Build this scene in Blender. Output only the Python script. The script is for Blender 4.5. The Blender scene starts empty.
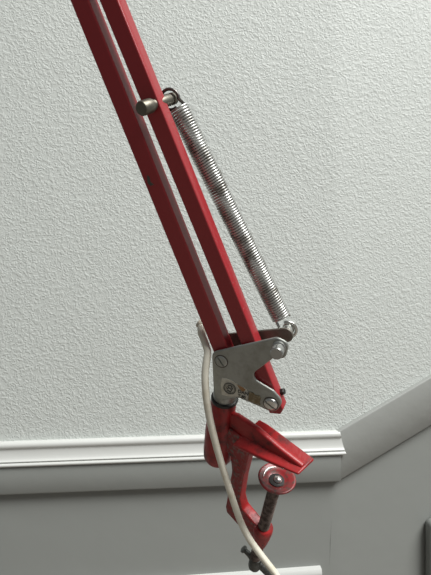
import bpy, bmesh, math, random
from mathutils import Vector as V, Matrix
random.seed(4)
sc = bpy.context.scene
COL = sc.collection
EYE = 1.25                      # camera height above the floor
F = 520.0                       # focal length in pixels of a 431 px wide frame
CAM = V((0, 0, EYE))

# ------------------------------------------------------------------ helpers
def ray(px, py): return V(((px-215.5)/F, 1.0, (287.5-py)/F))
def meet(px, py, P, N):
    """world point where the sight line through a pixel meets the plane (P, N)"""
    r = ray(px, py)
    return CAM + r*((P-CAM).dot(N)/r.dot(N))
def unit(*a): return V(a).normalized()

def new_obj(name, bm, mat=None, parent=None, smooth=None, label=None, bevel=0, bseg=2):
    me = bpy.data.meshes.new(name)
    bmesh.ops.recalc_face_normals(bm, faces=bm.faces[:])
    bm.to_mesh(me); bm.free()
    o = bpy.data.objects.new(name, me); COL.objects.link(o)
    mats = mat if isinstance(mat, (list, tuple)) else [mat]
    for m in mats:
        if m: me.materials.append(m)
    if smooth is not None:
        for p in me.polygons: p.use_smooth = True
        try: me.set_sharp_from_angle(angle=math.radians(smooth))
        except Exception: pass
    if bevel:
        b = o.modifiers.new('bevel', 'BEVEL'); b.width = bevel; b.segments = bseg
        b.limit_method = 'ANGLE'; b.angle_limit = math.radians(35)
        b.harden_normals = False
        for p in me.polygons: p.use_smooth = True
        me.set_sharp_from_angle(angle=math.radians(50))
    if parent:
        o.parent = parent
        root = parent
        while root.parent: root = root.parent
        if parent is root and root.type == 'EMPTY':
            o.matrix_parent_inverse = Matrix.Translation(root.location).inverted()
    if label: o['label'] = label
    return o

def prism(bm, pts, ext):
    a = [bm.verts.new(p) for p in pts]
    b = [bm.verts.new(p+ext) for p in pts]
    n = len(pts)
    bm.faces.new(a); bm.faces.new(list(reversed(b)))
    for i in range(n):
        bm.faces.new((a[i], b[i], b[(i+1) % n], a[(i+1) % n]))

def loft(bm, rings, cap=True, closed=True):
    R = [[bm.verts.new(p) for p in r] for r in rings]
    n = len(R[0])
    for i in range(len(R)-1):
        for k in range(n if closed else n-1):
            bm.faces.new((R[i][k], R[i][(k+1) % n], R[i+1][(k+1) % n], R[i+1][k]))
    if cap:
        bm.faces.new(R[0]); bm.faces.new(list(reversed(R[-1])))

def basis(ax):
    ax = ax.normalized()
    h = V((0, 0, 1)) if abs(ax.z) < .8 else V((1, 0, 0))
    e1 = ax.cross(h).normalized(); e2 = ax.cross(e1).normalized()
    return e1, e2

def lathe(bm, prof, base, ax, seg=28, cap=True):
    """prof: (radius, height along ax)"""
    ax = ax.normalized(); e1, e2 = basis(ax)
    rings = [[base+ax*h+(e1*math.cos(2*math.pi*k/seg)+e2*math.sin(2*math.pi*k/seg))*max(r, 1e-5)
              for k in range(seg)] for r, h in prof]
    loft(bm, rings, cap)

def spline(pts, n=10):
    out = []
    P = [pts[0]*2-pts[1]]+list(pts)+[pts[-1]*2-pts[-2]]
    for i in range(1, len(P)-2):
        p0, p1, p2, p3 = P[i-1:i+3]
        for s in range(n):
            t = s/n
            out.append(.5*((2*p1)+(p2-p0)*t+(2*p0-5*p1+4*p2-p3)*t*t+(3*p1-p0-3*p2+p3)*t**3))
    out.append(pts[-1].copy())
    return out

def tube(bm, path, rad, seg=10, cap=True, sect=None, hint=None):
    """sweep; sect(angle) multiplies the radius; rad number or function of 0..1"""
    n = len(path); rings = []; e1 = None
    for i, p in enumerate(path):
        t = (path[min(i+1, n-1)]-path[max(i-1, 0)]).normalized()
        if e1 is None:
            h = hint or (V((0, 0, 1)) if abs(t.z) < .8 else V((1, 0, 0)))
            e1 = (h-t*h.dot(t)).normalized()
        else:
            e1 = (e1-t*e1.dot(t)).normalized()
        e2 = t.cross(e1)
        r = rad(i/(n-1)) if callable(rad) else rad
        ring = []
        for k in range(seg):
            a = 2*math.pi*k/seg
            m = sect(a) if sect else 1
            ring.append(p+(e1*math.cos(a)+e2*math.sin(a))*r*m)
        rings.append(ring)
    loft(bm, rings, cap)

def brick(bm, c, ax, ay, az, hx, hy, hz):
    pts = [c+ax*(sx*hx)+ay*(sy*hy)-az*hz for sx, sy in ((-1, -1), (1, -1), (1, 1), (-1, 1))]
    prism(bm, pts, az*(2*hz))

def fillet(pts, rads, seg=6):
    """round the corners of a planar polygon"""
    out = []; n = len(pts)
    for i in range(n):
        p, a, b, r = pts[i], pts[i-1], pts[(i+1) % n], rads[i]
        if r <= 0: out.append(p); continue
        da, db = (a-p).normalized(), (b-p).normalized()
        ang = da.angle(db)
        d = min(r/math.tan(ang/2), .48*(a-p).length, .48*(b-p).length)
        r2 = d*math.tan(ang/2)
        cen = p+(da+db).normalized()*(r2/math.sin(ang/2))
        s, e = p+da*d-cen, p+db*d-cen
        tot = s.angle(e)
        for k in range(seg+1):
            t = k/seg
            if tot < 1e-4: out.append(cen+s); break
            q = (s*math.sin((1-t)*tot)+e*math.sin(t*tot))/math.sin(tot)
            out.append(cen+q)
    return out

# ------------------------------------------------------------------ materials
def mat(name, col, rough=.5, metal=0, spec=.5, coat=0):
    m = bpy.data.materials.new(name); m.use_nodes = True
    b = m.node_tree.nodes['Principled BSDF']
    b.inputs['Base Color'].default_value = (*col, 1)
    b.inputs['Roughness'].default_value = rough
    b.inputs['Metallic'].default_value = metal
    b.inputs['Specular IOR Level'].default_value = spec
    b.inputs['Coat Weight'].default_value = coat
    b.inputs['Coat Roughness'].default_value = .15
    return m
def nd(m, t, **kw):
    n = m.node_tree.nodes.new(t)
    for k, v in kw.items():
        if k in n.inputs: n.inputs[k].default_value = v
        else: setattr(n, k, v)
    return n
def lk(m, a, b): m.node_tree.links.new(a, b)
def bsdf(m): return m.node_tree.nodes['Principled BSDF']
def coord(m): return nd(m, 'ShaderNodeTexCoord').outputs['Object']
def blotch(m, col2, scale, lo, hi, rough2=None, detail=6, metal2=None):
    """patches of a second colour (wear, dirt) over the base colour"""
    b = bsdf(m)
    n = nd(m, 'ShaderNodeTexNoise', Scale=scale, Detail=detail, Roughness=.65)
    lk(m, coord(m), n.inputs['Vector'])
    r = nd(m, 'ShaderNodeMapRange'); r.inputs['From Min'].default_value = lo; r.inputs['From Max'].default_value = hi
    lk(m, n.outputs['Fac'], r.inputs['Value'])
    x = nd(m, 'ShaderNodeMix', data_type='RGBA')
    bc = b.inputs['Base Color']
    if bc.is_linked:
        lk(m, bc.links[0].from_socket, x.inputs[6])
    else: x.inputs[6].default_value = bc.default_value
    x.inputs[7].default_value = (*col2, 1)
    lk(m, r.outputs['Result'], x.inputs[0]); lk(m, x.outputs[2], bc)
    for v2, key in ((rough2, 'Roughness'), (metal2, 'Metallic')):
        if v2 is not None:
            y = nd(m, 'ShaderNodeMix'); y.inputs[2].default_value = b.inputs[key].default_value
            y.inputs[3].default_value = v2
            lk(m, r.outputs['Result'], y.inputs[0]); lk(m, y.outputs[0], b.inputs[key])
    return m
def bump(m, scale, strength, dist, detail=2, distort=0):
    n = nd(m, 'ShaderNodeTexNoise', Scale=scale, Detail=detail, Distortion=distort)
    lk(m, coord(m), n.inputs['Vector'])
    u = nd(m, 'ShaderNodeBump', Strength=strength, Distance=dist)
    lk(m, n.outputs['Fac'], u.inputs['Height']); lk(m, u.outputs['Normal'], bsdf(m).inputs['Normal'])
    return m

# textured upper wall paint: short raised dabs, like stippled vinyl
M_wall = mat('textured_wall_paint', (.525, .550, .523), .55, spec=.35)
def wall_nodes(m):
    co = coord(m)
    a = nd(m, 'ShaderNodeTexNoise', Scale=190.0, Detail=2.0, Roughness=.5, Distortion=.9)
    lk(m, co, a.inputs['Vector'])
    r = nd(m, 'ShaderNodeMapRange', interpolation_type='SMOOTHSTEP')
    r.inputs['From Min'].default_value = .40; r.inputs['From Max'].default_value = .66
    lk(m, a.outputs['Fac'], r.inputs['Value'])
    a2 = nd(m, 'ShaderNodeTexNoise', Scale=60.0, Detail=3.0, Distortion=.5)
    lk(m, co, a2.inputs['Vector'])
    a3 = nd(m, 'ShaderNodeTexNoise', Scale=5.0, Detail=2.0)
    lk(m, co, a3.inputs['Vector'])
    s1 = nd(m, 'ShaderNodeMath', operation='MULTIPLY_ADD'); s1.inputs[1].default_value = .8
    lk(m, a2.outputs['Fac'], s1.inputs[0]); lk(m, r.outputs['Result'], s1.inputs[2])
    s2 = nd(m, 'ShaderNodeMath', operation='MULTIPLY_ADD'); s2.inputs[1].default_value = 3.0
    lk(m, a3.outputs['Fac'], s2.inputs[0]); lk(m, s1.outputs[0], s2.inputs[2])
    u = nd(m, 'ShaderNodeBump', Strength=WALL_BUMP, Distance=.0022)
    lk(m, s2.outputs[0], u.inputs['Height']); lk(m, u.outputs['Normal'], bsdf(m).inputs['Normal'])
WALL_BUMP = .34
wall_nodes(M_wall)
M_low = bump(mat('grey_wall_paint', (.245, .255, .24), .4, spec=.4), 9, .25, .006, 3)
M_white = bump(mat('white_gloss_trim', (.58, .59, .565), .4), 30, .15, .003)
M_board = bump(mat('grey_painted_board', (.31, .32, .303), .45), 16, .25, .006, 4)
M_floor = blotch(mat('floor_boards', (.26, .23, .20), .5), (.21, .18, .15), 6, .4, .6)

M_red = mat('red_enamel', (.29, .021, .026), .36, spec=.5)
bump(M_red, 300, .06, .001)
M_cast = mat('red_cast_iron_paint', (.30, .015, .016), .38, spec=.4)
blotch(M_cast, (.07, .014, .013), 80, .50, .68, .5)
bump(M_cast, 220, .25, .001, 4)
M_worn = mat('worn_red_cast_iron', (.25, .015, .017), .42, spec=.4)
blotch(M_worn, (.17, .115, .10), 260, .50, .62, .6)
blotch(M_worn, (.09, .05, .04), 180, .56, .66, .65)
bump(M_worn, 260, .4, .001, 4)
M_pad = blotch(mat('red_pad_paint', (.25, .022, .024), .38), (.11, .05, .04), 260, .46, .6, .5)
M_plate = mat('dull_zinc_plate', (.33, .345, .325), .40, metal=.7)
blotch(M_plate, (.25, .255, .225), 70, .45, .7, .55)
M_dark = blotch(mat('dark_steel_plate', (.11, .10, .085), .5, metal=.6), (.07, .055, .05), 90, .4, .7)
M_lever = blotch(mat('brown_steel_lever', (.20, .185, .16), .45, metal=.6), (.12, .10, .08), 90, .4, .7)
M_cpin = mat('grey_steel_pin', (.36, .365, .35), .33, metal=.85)
M_chrome = mat('nickel_steel', (.60, .60, .57), .28, metal=.95)
M_pin = blotch(mat('dull_brass_steel', (.20, .19, .155), .42, metal=.8), (.14, .125, .10), 150, .4, .7)
M_spring = blotch(mat('spring_steel', (.50, .50, .48), .36, metal=.9), (.17, .16, .14), 110, .50, .66, .5)
M_darkwire = mat('dark_spring_wire', (.16, .15, .14), .35, metal=.9)
M_black = mat('blackened_steel', (.035, .034, .032), .4, metal=.6)
M_rust = blotch(mat('rusty_screw_steel', (.19, .145, .125), .55, metal=.35), (.07, .05, .042), 240, .42, .6, .7)
M_handle = blotch(mat('grey_steel_handle', (.10, .105, .10), .42, metal=.8), (.05, .05, .045), 200, .45, .6)
M_cable = blotch(mat('cream_cable', (.74, .71, .60), .4), (.58, .53, .40), 90, .5, .75)
M_clip = mat('beige_plastic', (.50, .46, .37), .5)
M_foil = blotch(mat('foil_sticker', (.56, .55, .48), .45, metal=.1), (.46, .44, .36), 260, .45, .65)
M_brown = blotch(mat('brown_glue_residue', (.17, .125, .06), .6), (.27, .24, .16), 420, .5, .65)
M_orange = blotch(mat('rust_stain', (.34, .17, .06), .55), (.26, .16, .08), 300, .4, .6)
M_ink = mat('black_ink', (.05, .05, .045), .5)
M_chip = mat('bare_light_metal', (.72, .70, .66), .3, metal=.3)

# ------------------------------------------------------------------ the room
t1 = unit(1, .060, 0); t2 = unit(1, .130, 0)
n1 = V((t1.y, -t1.x, 0)); n2 = V((t2.y, -t2.x, 0))
mit = (n1+n2).normalized(); cosm = mit.dot(n1)
C0 = V(((336-215.5)/F*.9, .9, 0))
Z = V((0, 0, 1))
LL, LR = 2.2, 2.4
RAIL = EYE-.2475                # top edge of the rail
def corner(d): return C0+mit*(d/cosm)

def kind(o): o['kind'] = 'structure'; return o
# plan line of each wall, with a softly rounded outer corner
rc = .3
tan = rc*math.tan(.5*math.acos(t1.dot(t2)))
arcc = C0-t1*tan-n1*rc
a1, a2 = math.atan2(n1.y, n1.x), math.atan2(n2.y, n2.x)
arc = [arcc+V((math.cos(a1+(a2-a1)*k/12), math.sin(a1+(a2-a1)*k/12), 0))*rc for k in range(13)]
_e = meet(431, 377.5, C0+n2*.010, n2)
SLOPE = (_e.z-RAIL)/(_e-C0).dot(t2)          # the right-hand rail climbs like a stair rail
def wall(name, plan, back):
    bm = bmesh.new()
    split = RAIL-.05
    zs = [0, split, 2.45]
    def up(p, z): return SLOPE*max(0, (p-C0).dot(t2)) if z == split else 0
    grid = [[bm.verts.new(p+Z*(z+up(p, z))) for z in zs] for p in plan]
    for i in range(len(plan)-1):
        for k in (0, 1):
            f = bm.faces.new((grid[i][k], grid[i+1][k], grid[i+1][k+1], grid[i][k+1])); f.material_index = 1-k
    # back and ends give the wall its thickness
    b = [[bm.verts.new(p+Z*(z+up(p, z))) for z in zs] for p in back]
    A = [grid[-1]]+b+[grid[0]]
    for i in range(len(A)-1):
        for k in (0, 1):
            f = bm.faces.new((A[i][k], A[i+1][k], A[i+1][k+1], A[i][k+1])); f.material_index = 1-k
    loop = [g[2] for g in grid]+[x[2] for x in b]
    bm.faces.new(loop)
    bm.faces.new([g[0] for g in grid]+[x[0] for x in b])
    return kind(new_obj(name, bm, [M_wall, M_low], smooth=30))
th = .12
inn = C0-mit*(th/cosm)
wall('wall_left', [C0-t1*LL]+arc[:7], [inn, C0-t1*LL-n1*th])
wall('wall_right', arc[6:]+[C0+t2*LR], [C0+t2*LR-n2*th, inn])

bm = bmesh.new()
brick(bm, V((.3, 0.0, -.03)), V((1, 0, 0)), V((0, 1, 0)), Z, 3.2, 3.2, .03)
kind(new_obj('floor', bm, M_floor))

def sweep(name, prof, mtl, left, bev=0, smooth=40, over=0):
    """horizontal moulding; prof: (projection, height below the rail top)"""
    bm = bmesh.new()
    if left:
        A = [C0-t1*LL+n1*d+Z*(RAIL-LL*.017-z) for d, z in prof]; B = [corner(d)+t1*(over*(.3+.7*min(z/.036, 1)) if d > .009 else 0)+Z*(RAIL-z) for d, z in prof]
    else:
        A = [corner(d)+Z*(RAIL-z) for d, z in prof]; B = [C0+t2*LR+n2*d+Z*(RAIL+SLOPE*LR-z*.93) for d, z in prof]
    loft(bm, [A, B])
    return kind(new_obj(name, bm, mtl, smooth=smooth, bevel=bev))
mould = [(0, -.001), (.006, -.0015), (.0105, 0), (.0125, .003), (.0125, .0075), (.0108, .0092), (.0100, .0105)]
for k in range(6):                                # shallow hollow
    a = math.pi/2*k/5
    mould.append((.0100+.0050*(1-math.cos(a)), .011+.018*math.sin(a)))
mould += [(.015, .0300), (.0130, .0306), (.0130, .0318), (.0170, .0324), (.0182, .034), (.0182, .0355), (.0168, .0372), (.013, .0378), (0, .0378)]
sweep('trim_1', mould, M_white, True, smooth=50, over=.012)
sweep('trim_2', [(0, .0375), (.0135, .0375), (.0140, .039), (.0140, .0815), (.0125, .0835), (0, .0835)], M_low, True, over=.004)
sweep('trim_3', [(0, -.001), (.0085, -.0005), (.0098, .001), (.0100, .003), (.0100, .083), (.0085, .0845), (0, .0845)], M_board, False, smooth=50)

# white panel moulding on the lower left wall, grey board on the lower right wall
def on_left(px, z, d):                             # point of the left wall seen at column px
    r = (px-215.5)/F
    P = C0+n1*d
    s = (P.x-r*P.y)/(t1.x-r*t1.y)
    return P-t1*s+Z*z
bm = bmesh.new()
zt = EYE-.480
e = on_left(322, 0, .012)
s_end = (e-(C0+n1*.012)).dot(t1)
p0 = C0+t1*s_end
prof = [(0, 0), (.010, -.001), (.013, -.006), (.013, -.012), (.008, -.018), (.007, -.024), (.0, -.026)]
loft(bm, [[p0-t1*1.6+n1*d+Z*(zt-1.6*.04+h) for d, h in prof], [p0+n1*d+Z*(zt+h) for d, h in prof]])
prof2 = [(0, 0), (.010, -.001), (.013, -.006), (.013, -.012), (.008, -.018), (.007, -.024), (.0, -.026)]
loft(bm, [[p0+t1*h+n1*d+Z*(zt-.0258) for d, h in prof2], [p0+t1*h+n1*d+Z*.14 for d, h in prof2]])
kind(new_obj('trim_4', bm, M_white, smooth=45))
def on_right(px):
    r = (px-215.5)/F
    return C0+t2*((r*C0.y-C0.x)/(t2.x-r*t2.y))
bm = bmesh.new()
q0 = on_right(424)
zq = EYE-q0.y*232/F
prism(bm, [q0, q0+Z*zq, q0+t2*.24+Z*(zq+.24*SLOPE), q0+t2*.24], n2*.024)
kind(new_obj('trim_5', bm, M_low, bevel=.006, bseg=3))

# fine raised cracks in the paint beside the corner
ncrack = 6
def crack(pts, w, m):
    global ncrack
    path = []
    for (px, py) in pts:
        P, N = (C0, n1) if px < 336 else (C0, n2)
        path.append(meet(px, py, P, N)-N*(w*.35))
    bm = bmesh.new()
    tube(bm, path, lambda t: w*(.35+.65*math.sin(math.pi*min(max(t, .06), .94))), 6)
    ncrack += 1
    return kind(new_obj('trim_%d' % (ncrack-1), bm, m))
crack([(333.6, 355), (333.8, 385), (334, 420)], .0007, M_white)
crack([(364.2, 391), (363.2, 405), (361.6, 416)], .0013, M_white)
crack([(347.6, 322), (346.2, 345), (344.8, 370)], .0007, M_white)
crack([(362.5, 340), (358, 362), (353.5, 385)], .0008, M_white)
crack([(331.8, 520), (330.6, 542), (329.8, 566)], .0010, M_low)

# ------------------------------------------------------------------ the lamp arm
u = unit(.37, .25, -.90)
_a = .36
n = V((-_a, -math.sqrt(1-_a*_a)*.9, 0)); n.z = -(n.x*u.x+n.y*u.y)/u.z; n.normalize()
v = n.cross(u)
if v.x < 0: v = -v
O = CAM+ray(221, 361)*.38
def at(px, py, q=0): return meet(px, py, O+n*q, n)      # on the plate plane moved q towards the viewer

T = at(224.0, 403.5, -.0108)                                  # top of the clamp socket
c = unit(.074, -.519, .852)
j = V((.767, -.517, -.381)); j = (j-c*j.dot(c)).normalized()
k = c.cross(j)
def cl(J, Cc, K=0): return T+(j*J+c*Cc+k*K)*.001        # clamp frame in millimetres
def atc(px, py, K=0): return meet(px, py, T+k*(K*.001), k)

lamp = bpy.data.objects.new('desk_lamp', None); COL.objects.link(lamp)
lamp.location = cl(57, -160); lamp.empty_display_size = .05
lamp['label'] = 'red double-bar desk lamp arm with spring and table clamp hanging in front of the wall'
lamp['category'] = 'lamp'
bpy.context.view_layer.update()
def part(name, bm, m, parent=lamp, smooth=35, label=None, bevel=0, bseg=2):
    return new_obj(name, bm, m, parent, smooth, label, bevel, bseg)

# --- two square bars, run on past the top of the frame
QF, DB = -.0035, .0105
def bar(tl, tr, bl, br, ext_dn, chamfer=0):
    P1, P2, P3, P4 = at(*tl, QF), at(*tr, QF), at(*bl, QF), at(*br, QF)
    m1, m2 = (P1+P2)/2, (P3+P4)/2
    d = (m2-m1).normalized(); w = n.cross(d).normalized()
    if w.x < 0: w = -w
    hw = (abs((P2-P1).dot(w))+abs((P4-P3).dot(w)))/4
    hw += .0003
    return m1-d*.16-w*.0005, m2+d*ext_dn-w*.0001, d, w, hw
def build_bar(spec, point=0, label=None, extra=0):
    A, B, d, w, hw = spec
    bm = bmesh.new()
    if point:
        pts = [A-w*hw, A+w*hw, B-d*point*.3+w*hw, B+w*hw*.35, B-d*.002-w*hw]
    else:
        pts = [A-w*hw, A+w*hw, B+w*hw, B-w*hw]
    prism(bm, pts, -n*DB)
    return part('arm_bar', bm, M_red, label=label, bevel=.0009, bseg=3)
L = bar((70.6, 0), (88.8, 0), (192.8, 300), (208, 300), .066)
R = bar((99.9, 0), (117.9, 0), (223.4, 300), (238.6, 300), .0955)
lb = build_bar(L, label='left red bar of the arm')
rb = build_bar(R, point=.012, label='right red bar of the arm, beside the spring')
# scuff on the left bar
bm = bmesh.new()
sp = [(147, 175), (149.5, 177), (150.5, 182), (154, 184.5), (150.5, 186), (147.5, 183)]
prism(bm, [at(x, y, QF+.00012) for x, y in sp], -n*.0002)
new_obj('paint_chip', bm, M_dark, lb, label='grey chip in the paint')
# rear nut on the right bar's end
bm = bmesh.new()
p = at(279.6, 392.0, QF-.0075); w = R[3]
lathe(bm, [(.0023, -.003), (.0026, 0), (.0026, .0034), (.0021, .0041)], p, w, 6)
new_obj('nut', bm, M_black, rb, smooth=30, label='black nut')

# --- bracket: front plate
out = [((211.5, 352.5), .0062), ((276.5, 337.5), .006), ((289.5, 343.5), .0052), ((285, 359.5), .0052), ((274, 358), .004),
       ((249.0, 376.5), .0052), ((273.5, 391.2), .006), ((283.0, 402.0), .006), ((275, 414), .0062), ((258, 406.3), .01),
       ((238.5, 398.0), .004), ((224, 400.5), .003), ((213.8, 398.5), .006)]
def plate(q, dx=0):
    pts = [at(x, y, 0)+n*q for (x, y), r in out]
    return fillet(pts, [r for _, r in out], 7)
bm = bmesh.new(); prism(bm, plate(0), -n*.0022)
bracket = part('bracket', bm, M_plate, bevel=.0008, bseg=2, label='grey zinc plate on the front of the bars')
# rear plate, dark, showing as a lever behind the right bar
lv = [at(222, 352.5)-n*.0185, at(285.3, 335.6, -.0185)]
ld = (lv[1]-lv[0]).normalized(); lw = n.cross(ld); lr = .0056
pts = [lv[0]+(ld*math.cos(a)+lw*math.sin(a))*lr for a in [math.pi/2+math.pi*i/14 for i in range(15)]]
pts += [lv[1]+(ld*math.cos(a)+lw*math.sin(a))*lr for a in [-math.pi/2+math.pi*i/14 for i in range(15)]]
bm = bmesh.new(); prism(bm, pts, -n*.0022)
part('rear_lever', bm, M_lever, bevel=.0005, label='dark lever plate behind the bars')
# rolled lower corner that turns into the swivel post
bm = bmesh.new()
pb = T+c*.0072
lathe(bm, [(.0088, -.001), (.0092, .0005), (.0092, .012), (.0080, .014)], pb, c, 36)
new_obj('swivel_post', bm, M_plate, bracket, smooth=40)
bm = bmesh.new()
lathe(bm, [(.0085, -.0035), (.0104, -.003), (.0107, -.002), (.0107, -.0008), (.0098, 0), (.009, .0002)], pb, c, 36)
new_obj('washer', bm, M_black, bracket, smooth=40, label='dark washer under the post')

def slot_screw(px, py, r, ang, q=0, mtl=M_chrome, dome=.0022, lab=None):
    P = at(px, py, q)
    e = (at(px+10*math.cos(ang), py+10*math.sin(ang), q)-P).normalized(); s = n.cross(e)
    bm = bmesh.new()
    # two half domes with the slot left between them
    g = r*.13
    for sg in (1, -1):
        prof = [(1, 0), (1, .35), (.86, .8), (.6, 1.0)]
        rings = []
        for rr, h in prof:
            ring = []
            a0 = math.asin(g/(r*rr))
            for i in range(15):
                a = a0+(math.pi-2*a0)*i/14
                ring.append(P+e*(r*rr*math.cos(a))+s*(sg*r*rr*math.sin(a))+n*(dome*h))
            rings.append(ring)
        loft(bm, rings)
    lathe(bm, [(r*.98, -.001), (r*.98, dome*.3)], P, n, 24)
    return new_obj('slotted_screw', bm, mtl, bracket, smooth=40, label=lab)
slot_screw(221.3, 361.3, .0046, math.radians(57), mtl=M_plate, dome=.0011, lab='dull slotted screw at the left bar')
slot_screw(270.8, 403.8, .0052, math.radians(38), lab='bright domed slotted screw at the right bar')
# dark rim under each screw head
for px, py, r in ((221.3, 361.3, .0053), (270.8, 403.8, .0058)):
    bm = bmesh.new(); lathe(bm, [(r, -.0003), (r, .0003)], at(px, py), n, 28)
    new_obj('screw_washer', bm, M_dark, bracket, smooth=40)

# short pin through the front plate's upper corner
A = at(276.2, 354.0, .0125); B = at(280.0, 345.0, -.003)
ax = (A-B).normalized(); ln = (A-B).length
bm = bmesh.new()
lathe(bm, [(.0040, 0), (.0047, .0008), (.0047, .0065), (.0038, .0070), (.0038, .0082), (.0044, .0087), (.0044, ln-.0007), (.0038, ln)], B, ax, 30)
part('corner_pin', bm, M_cpin, smooth=35, label='steel pin in the front plate corner')
# pin on the lever's end that carries the lower spring end
A = at(285.6, 335.0, -.0200); B = at(289.6, 326.0, -.0335)
ax = (A-B).normalized(); ln = (A-B).length
bm = bmesh.new()
lathe(bm, [(.0040, 0), (.0046, .0006), (.0046, .0040), (.0038, .0046), (.0038, .0075), (.0046, .0082), (.0046, ln)], B, ax, 30)
part('lever_pin', bm, M_chrome, smooth=35, label='steel pin on the end of the rear lever')

# pin through the right bar that carries the upper spring end
A2, B2 = at(141.2, 108.6, .0085), at(174.0, 98.2, -.0280)
ax2 = (A2-B2).normalized(); l2 = (A2-B2).length
bm = bmesh.new()
lathe(bm, [(.0034, 0), (.0040, .0006), (.0040, .0035), (.0033, .004), (.0033, .006), (.0040, .0065), (.0040, l2-.0135),
           (.0037, l2-.0130), (.0037, l2-.0100), (.0046, l2-.0092), (.0046, l2-.0008), (.0041, l2)], B2, ax2, 30)
part('spring_pin', bm, M_pin, smooth=35, label='dull round pin through the right bar')

# --- spring: hooks and tight coils
S0, S1 = at(178.6, 108.5, -.0275), at(281.6, 318.0, -.0275)
sd = (S1-S0).normalized(); e1 = n.cross(sd).normalized(); e2 = sd.cross(e1)
turns, sr = 90, .0065
path = []
per = 16
for i in range(turns*per+1):
    t = i/(turns*per)
    g = t+.035*math.sin(2*math.pi*t)/(2*math.pi)        # coils sit a little closer towards the ends
    a = 2*math.pi*i/per
    path.append(S0+(S1-S0)*t+(e1*math.cos(a)+e2*math.sin(a))*sr)
bm = bmesh.new(); tube(bm, path, .00080, 7)
spring = part('tension_spring', bm, M_spring, smooth=80, label='long steel coil spring')
def hook(centre, axis, rr, start, m, name='spring_hook'):
    axis = axis.normalized()
    r0 = (start-centre); r0 = (r0-axis*r0.dot(axis)).normalized()
    r1 = axis.cross(r0)
    pts = [start]
    ring = [centre+(r0*math.cos(a)+r1*math.sin(a))*rr for a in [math.radians(25+i*310/20) for i in range(21)]]
    bm = bmesh.new(); tube(bm, spline(pts+ring, 3), .0011, 8)
    new_obj(name, bm, m, spring, smooth=80)
hook(B2+ax2*.005, (ax2+e1*.25), .0064, S0+e1*sr*.8, M_darkwire)
hook(B+ax*.0060, (ax+e1*.25), .0062, S1-e1*sr*.8, M_chrome)

# --- worn sticker with its emblem
st = [(222.0, 378.2), (226.5, 378.8), (231, 380.5), (237.2, 384.3), (246.8, 389.3), (248.0, 395.5), (247.4, 399.4), (238.6, 396.6), (229.0, 396.6), (221.6, 394.8), (220.8, 385)]
bm = bmesh.new(); prism(bm, [at(x, y, .00035) for x, y in st], -n*.0004)
sticker = new_obj('sticker', bm, M_foil, bracket, label='worn silver maker sticker with a round emblem')
def patch(name, pts, m, q=.0006, parent=None, label=None):
    bm = bmesh.new(); prism(bm, [at(x, y, q) for x, y in pts], -n*.0003)
    return new_obj(name, bm, m, parent, label=label)
patch('glue_residue', [(249.2, 391.8), (253, 393), (255, 395.2), (259.6, 396), (260.6, 399), (259.6, 402.5), (260.4, 405.2), (254, 403.3), (248.2, 400.6), (248.6, 396)], M_brown, .0004, bracket, 'brown glue left where the sticker has torn')
patch('rust_stain', [(237.0, 384.6), (241, 386.8), (245.6, 389.3), (244.6, 391.2), (242.2, 391.6), (239.6, 389)], M_orange, .0006, sticker)
# emblem ring and its monogram
E0 = at(229.6, 388.6, .0007)
er = (at(235.6, 388.6, .0007)-E0).length
ex = (at(239, 391.6, .0007)-E0).normalized(); ey = n.cross(ex)
bm = bmesh.new()
def flat_ring(bm, r, w, P=None):
    P = P or E0
    tube(bm, [P+(ex*math.cos(a)+ey*math.sin(a))*r for a in [2*math.pi*i/40 for i in range(41)]], w, 5)
flat_ring(bm, er*.96, .00030); flat_ring(bm, er*.78, .00012)
def stroke(pts, w): tube(bm, spline([E0+(ex*x+ey*y)*er for x, y in pts], 5), w, 5)
stroke([(.38, .42), (.05, .55), (-.3, .40), (-.2, .12), (.15, -.02), (.36, -.25), (.1, -.52), (-.35, -.42)], .00034)
stroke([(-.5, .15), (-.42, -.12), (-.2, -.2)], .0003)
stroke([(.5, -.05), (.45, .2), (.2, .22)], .0003)
new_obj('emblem', bm, M_ink, sticker, label='round line emblem with a looped letter S')
def text(body, px, py, size):
    cu = bpy.data.curves.new('lettering', 'FONT'); cu.body = body; cu.size = size; cu.extrude = .00008
    cu.offset = size*.02
    tmp = bpy.data.objects.new('tmp', cu); COL.objects.link(tmp)
    bpy.context.view_layer.update()
    me = bpy.data.meshes.new_from_object(tmp.evaluated_get(bpy.context.evaluated_depsgraph_get()))
    bpy.data.objects.remove(tmp)
    P = at(px, py, .0007)
    R3 = Matrix((ex, ey, n)).transposed().to_4x4(); R3.translation = P
    me.transform(R3)
    bm = bmesh.new(); bm.from_mesh(me)
    return new_obj('lettering', bm, M_ink, sticker)
text('DAN', 237.6, 392.4, .0038)
text('T.80', 237.6, 396.6, .0034)

# --- clamp, one casting: socket, jaw, spine, lower arm and boss
clamp = None
bm = bmesh.new()
lathe(bm, [(.0085, .0036), (.0098, .0032), (.0102, .001), (.0102, -.012), (.0116, -.019), (.0124, -.027),
           (.0124, -.052), (.0118, -.060), (.0098, -.0640), (.006, -.0655)], cl(-.6, 0), c, 36)
clamp = part('clamp', bm, M_cast, smooth=40, label='red cast iron table clamp')
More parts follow.
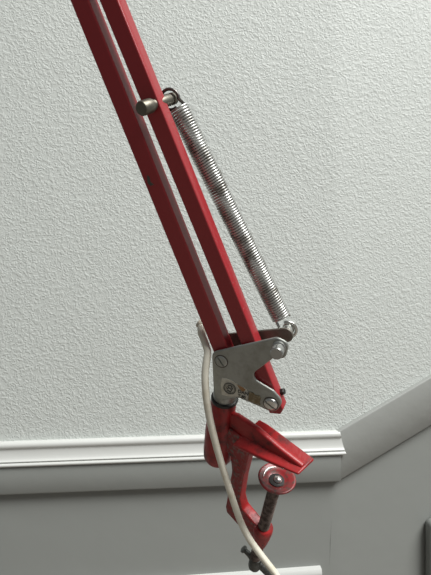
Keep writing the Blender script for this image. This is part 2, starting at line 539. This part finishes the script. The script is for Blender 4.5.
# upper jaw plate (wide at the root, narrower at the tip)
bm = bmesh.new()
def jawsec(J, cn, cf, kn, kf, th, Jf=None):
    Jf = Jf or J; Jm = (J+Jf)/2
    mid = .5*(cn+cf)
    return [cl(J, cn-th, kn+.8), cl(J, cn, kn), cl(Jm, mid, (kn+kf)/2), cl(Jf, cf, kf), cl(Jf, cf-th, kf-.8)]
secs = [jawsec(19, -22.5, -5.5, -10.5, 11, 3.6, 27), jawsec(36, -19, -5.5, -10.5, 11.5, 3.6), jawsec(55, -15.2, -7.5, -9.8, 11.3, 3.2), jawsec(76.2, -10.4, -9.6, -8.8, 10.8, 2.4, 78)]
loft(bm, secs)
new_obj('upper_jaw', bm, M_cast, clamp, bevel=.0012, bseg=3)
# gusset rib running down to the jaw tip
bm = bmesh.new()
w = 2.4
def ribsec(J, top, bot): return [cl(J, bot, -w-.6), cl(J, top-1, -w), cl(J, top, -w+1.2), cl(J, top, w-1.2), cl(J, top-1, w), cl(J, bot, w+.6)]
loft(bm, [ribsec(4, -4.5, -50), ribsec(14, -1.5, -32), ribsec(22, -1.5, -22), ribsec(34, -2.0, -20), ribsec(55, -6.5, -15), ribsec(75.2, -9.0, -12.0)])
new_obj('rib', bm, M_cast, clamp, bevel=.0008)
# spine and lower arm
bm = bmesh.new()
def sec(J0, J1, Cc, h): return [cl(J0, Cc, -h), cl(J1, Cc, -h), cl(J1, Cc, h), cl(J0, Cc, h)]
prism(bm, [cl(10, -16, -5), cl(34, -18, -5), cl(31.5, -30, -5), cl(29.5, -60, -5), cl(29.5, -86, -5), cl(33.5, -95, -5), cl(50, -103, -5), cl(60, -104, -5),
           cl(60, -121, -5), cl(50, -124, -5), cl(30, -117.5, -5), cl(18.5, -113.5, -5), cl(16.8, -108, -5), cl(18.2, -60, -5), cl(15, -45, -5), cl(6, -40, -5)], k*.010)
sp_o = new_obj('spine', bm, [M_worn, M_cast], clamp, bevel=.0016, bseg=3)
for f in sp_o.data.polygons:                      # the cast front is rubbed, the edges keep their paint
    if abs(f.normal.dot(k)) < .6: f.material_index = 1
bm = bmesh.new()
lathe(bm, [(.0048, -.1035), (.0074, -.1030), (.0083, -.1045), (.0083, -.1085), (.0076, -.114), (.0060, -.124), (.0046, -.1295), (.0030, -.1310)], cl(53.6, 0), c, 32)
new_obj('boss', bm, M_cast, clamp, smooth=40)
# clamp screw with thread
bm = bmesh.new()
prof = []
h = -.150
while h < -.0445:
    prof += [(.0043, h), (.0049, h+.0007), (.0043, h+.0014)]
    h += .0015
sa = (cl(56.6, -45)-cl(53.8, -105)).normalized()
lathe(bm, prof, cl(56.6, -45)+sa*.045, sa, 24)
screw = part('clamp_screw', bm, M_rust, smooth=60, label='rusty brown clamp screw')
# cupped pad on its upper end
bm = bmesh.new()
lathe(bm, [(.004, -.0455), (.0085, -.0450), (.0125, -.0428), (.0143, -.0405), (.0147, -.0393), (.0141, -.0386), (.0128, -.0388), (.0112, -.0398), (.0096, -.0402),
           (.0088, -.0408), (.0074, -.0418), (.0060, -.0424), (.0045, -.0424)], cl(56.8, 0), c, 48)
pad = new_obj('pressure_pad', bm, M_pad, screw, smooth=60, label='cupped red pad on the screw tip')
blo = cl(56.8, 0)+c*-.0419
bm = bmesh.new(); lathe(bm, [(.0060, -.0005), (.0060, .0002), (.003, .0004)], blo, c, 28)
new_obj('pad_recess', bm, M_black, pad, smooth=40)
bm = bmesh.new()
lathe(bm, [(.0030, 0), (.0034, .0008), (.0028, .0020), (.0015, .0026), (.0003, .0028)], blo+j*.0006+k*.0006, c, 20)
new_obj('screw_tip', bm, M_chrome, pad, smooth=50, label='bright peened screw tip')
bm = bmesh.new()
pa = []
for i in range(9):
    a = math.radians(128+i*11)
    pa.append(cl(56.8, 0)+c*-.0396+(j*math.cos(a)+k*math.sin(a))*.0104)
tube(bm, pa, lambda t: .0012*math.sin(math.pi*min(max(t, .08), .92)), 8)
new_obj('paint_chip', bm, M_chip, pad, smooth=60, label='bare light patch inside the pad')
# wing handle under the boss
H0 = cl(52.4, -156)
Ha, Hb = meet(242.5, 548, H0, n), meet(276, 580, H0, n)
hd = (Hb-Ha).normalized()
bm = bmesh.new()
lathe(bm, [(.0035, -.0045), (.0052, -.0035), (.0058, 0), (.0054, .006), (.0046, .010)], H0-c*.004, c, 24)
han = new_obj('wing_handle', bm, M_handle, screw, smooth=40, label='grey steel turning handle')
bm = bmesh.new()
hl = (Hb-Ha).length
hw_ = [(.0022, 0), (.0034, .0008), (.0034, .0025), (.0022, .0034), (.0024, .008), (.0034, .012), (.0036, hl-.010), (.0030, hl-.004), (.0034, hl-.002), (.003, hl)]
lathe(bm, hw_, Ha, hd, 16)
new_obj('handle_bar', bm, M_handle, han, smooth=40)
# screw core between boss and handle
bm = bmesh.new(); lathe(bm, [(.0042, -.156), (.0042, -.146)], cl(56.6, -45)+sa*.045, sa, 16)
new_obj('screw_shank', bm, M_rust, screw, smooth=40)

# --- power cable: comes out behind the left bar, passes before the clamp and drops out of view
def deep(px, py, Y): return CAM+ray(px, py)*Y
cp = [deep(213, 331, .397), deep(207, 327.5, .397), deep(202.2, 327.5, .394), deep(201.6, 333, .391), deep(205.2, 343, .389), deep(207.6, 352, .387), deep(206.6, 361, .385), deep(205.3, 372, .385),
      deep(205.3, 384, .386), deep(206.6, 400, .389), deep(209.6, 418, .394), deep(213.8, 436, .399), deep(219.2, 456, .405), deep(226.2, 479, .412),
      deep(234.0, 503, .418), deep(241.2, 523, .421), deep(249.5, 539, .423), deep(259, 552.5, .425), deep(269, 565.5, .427), deep(279, 580, .43), deep(292, 612, .435), deep(299, 670, .44), deep(303, 760, .45)]
bm = bmesh.new()
two = lambda a: 1.0+.16*math.cos(2*a)-.05*math.cos(4*a)
tube(bm, spline(cp, 8), lambda t: .0035-.0007*min(t*1.6, 1), 20, sect=two, hint=V((1, 0, 0)))
cable = part('power_cable', bm, M_cable, smooth=70, label='cream twin power cable')
bm = bmesh.new()
g1, g2 = deep(198.2, 322.5, .3955), deep(204.6, 327, .394)
tube(bm, [g1, g1+(g2-g1)*.3, g1+(g2-g1)*.7, g2], lambda t: .0036 if t < .5 else .003, 10)
new_obj('cable_grommet', bm, M_clip, cable, bevel=.0005)

# ------------------------------------------------------------------ light, camera, view
w = bpy.data.worlds.new('room_light'); sc.world = w; w.use_nodes = True
w.node_tree.nodes['Background'].inputs['Color'].default_value = (.93, .97, 1.0, 1)
w.node_tree.nodes['Background'].inputs['Strength'].default_value = .135
def area(name, loc, aim, sx, sy, power, col):
    d = bpy.data.lights.new(name, 'AREA'); d.shape = 'RECTANGLE'; d.size = sx; d.size_y = sy; d.energy = power; d.color = col
    o = bpy.data.objects.new(name, d); COL.objects.link(o); o.location = loc
    o.rotation_euler = (V(aim)-V(loc)).to_track_quat('-Z', 'Y').to_euler()
area('window_light', (2.45, -1.40, EYE+4.1), (0.0, .5, EYE), 2.9, 2.9, 520, (1, 1, .985))

cd = bpy.data.cameras.new('camera'); cam = bpy.data.objects.new('camera', cd); COL.objects.link(cam)
cam.location = CAM; cam.rotation_euler = (math.pi/2, 0, 0)
cd.sensor_fit = 'HORIZONTAL'; cd.sensor_width = 36; cd.lens = 36*F/431; cd.clip_start = .01
sc.camera = cam
vs = sc.view_settings
sc.display_settings.display_device = 'sRGB'
vs.view_transform = 'Standard'; vs.look = 'None'; vs.gamma = 1; vs.exposure = 0
vs.use_curve_mapping = False
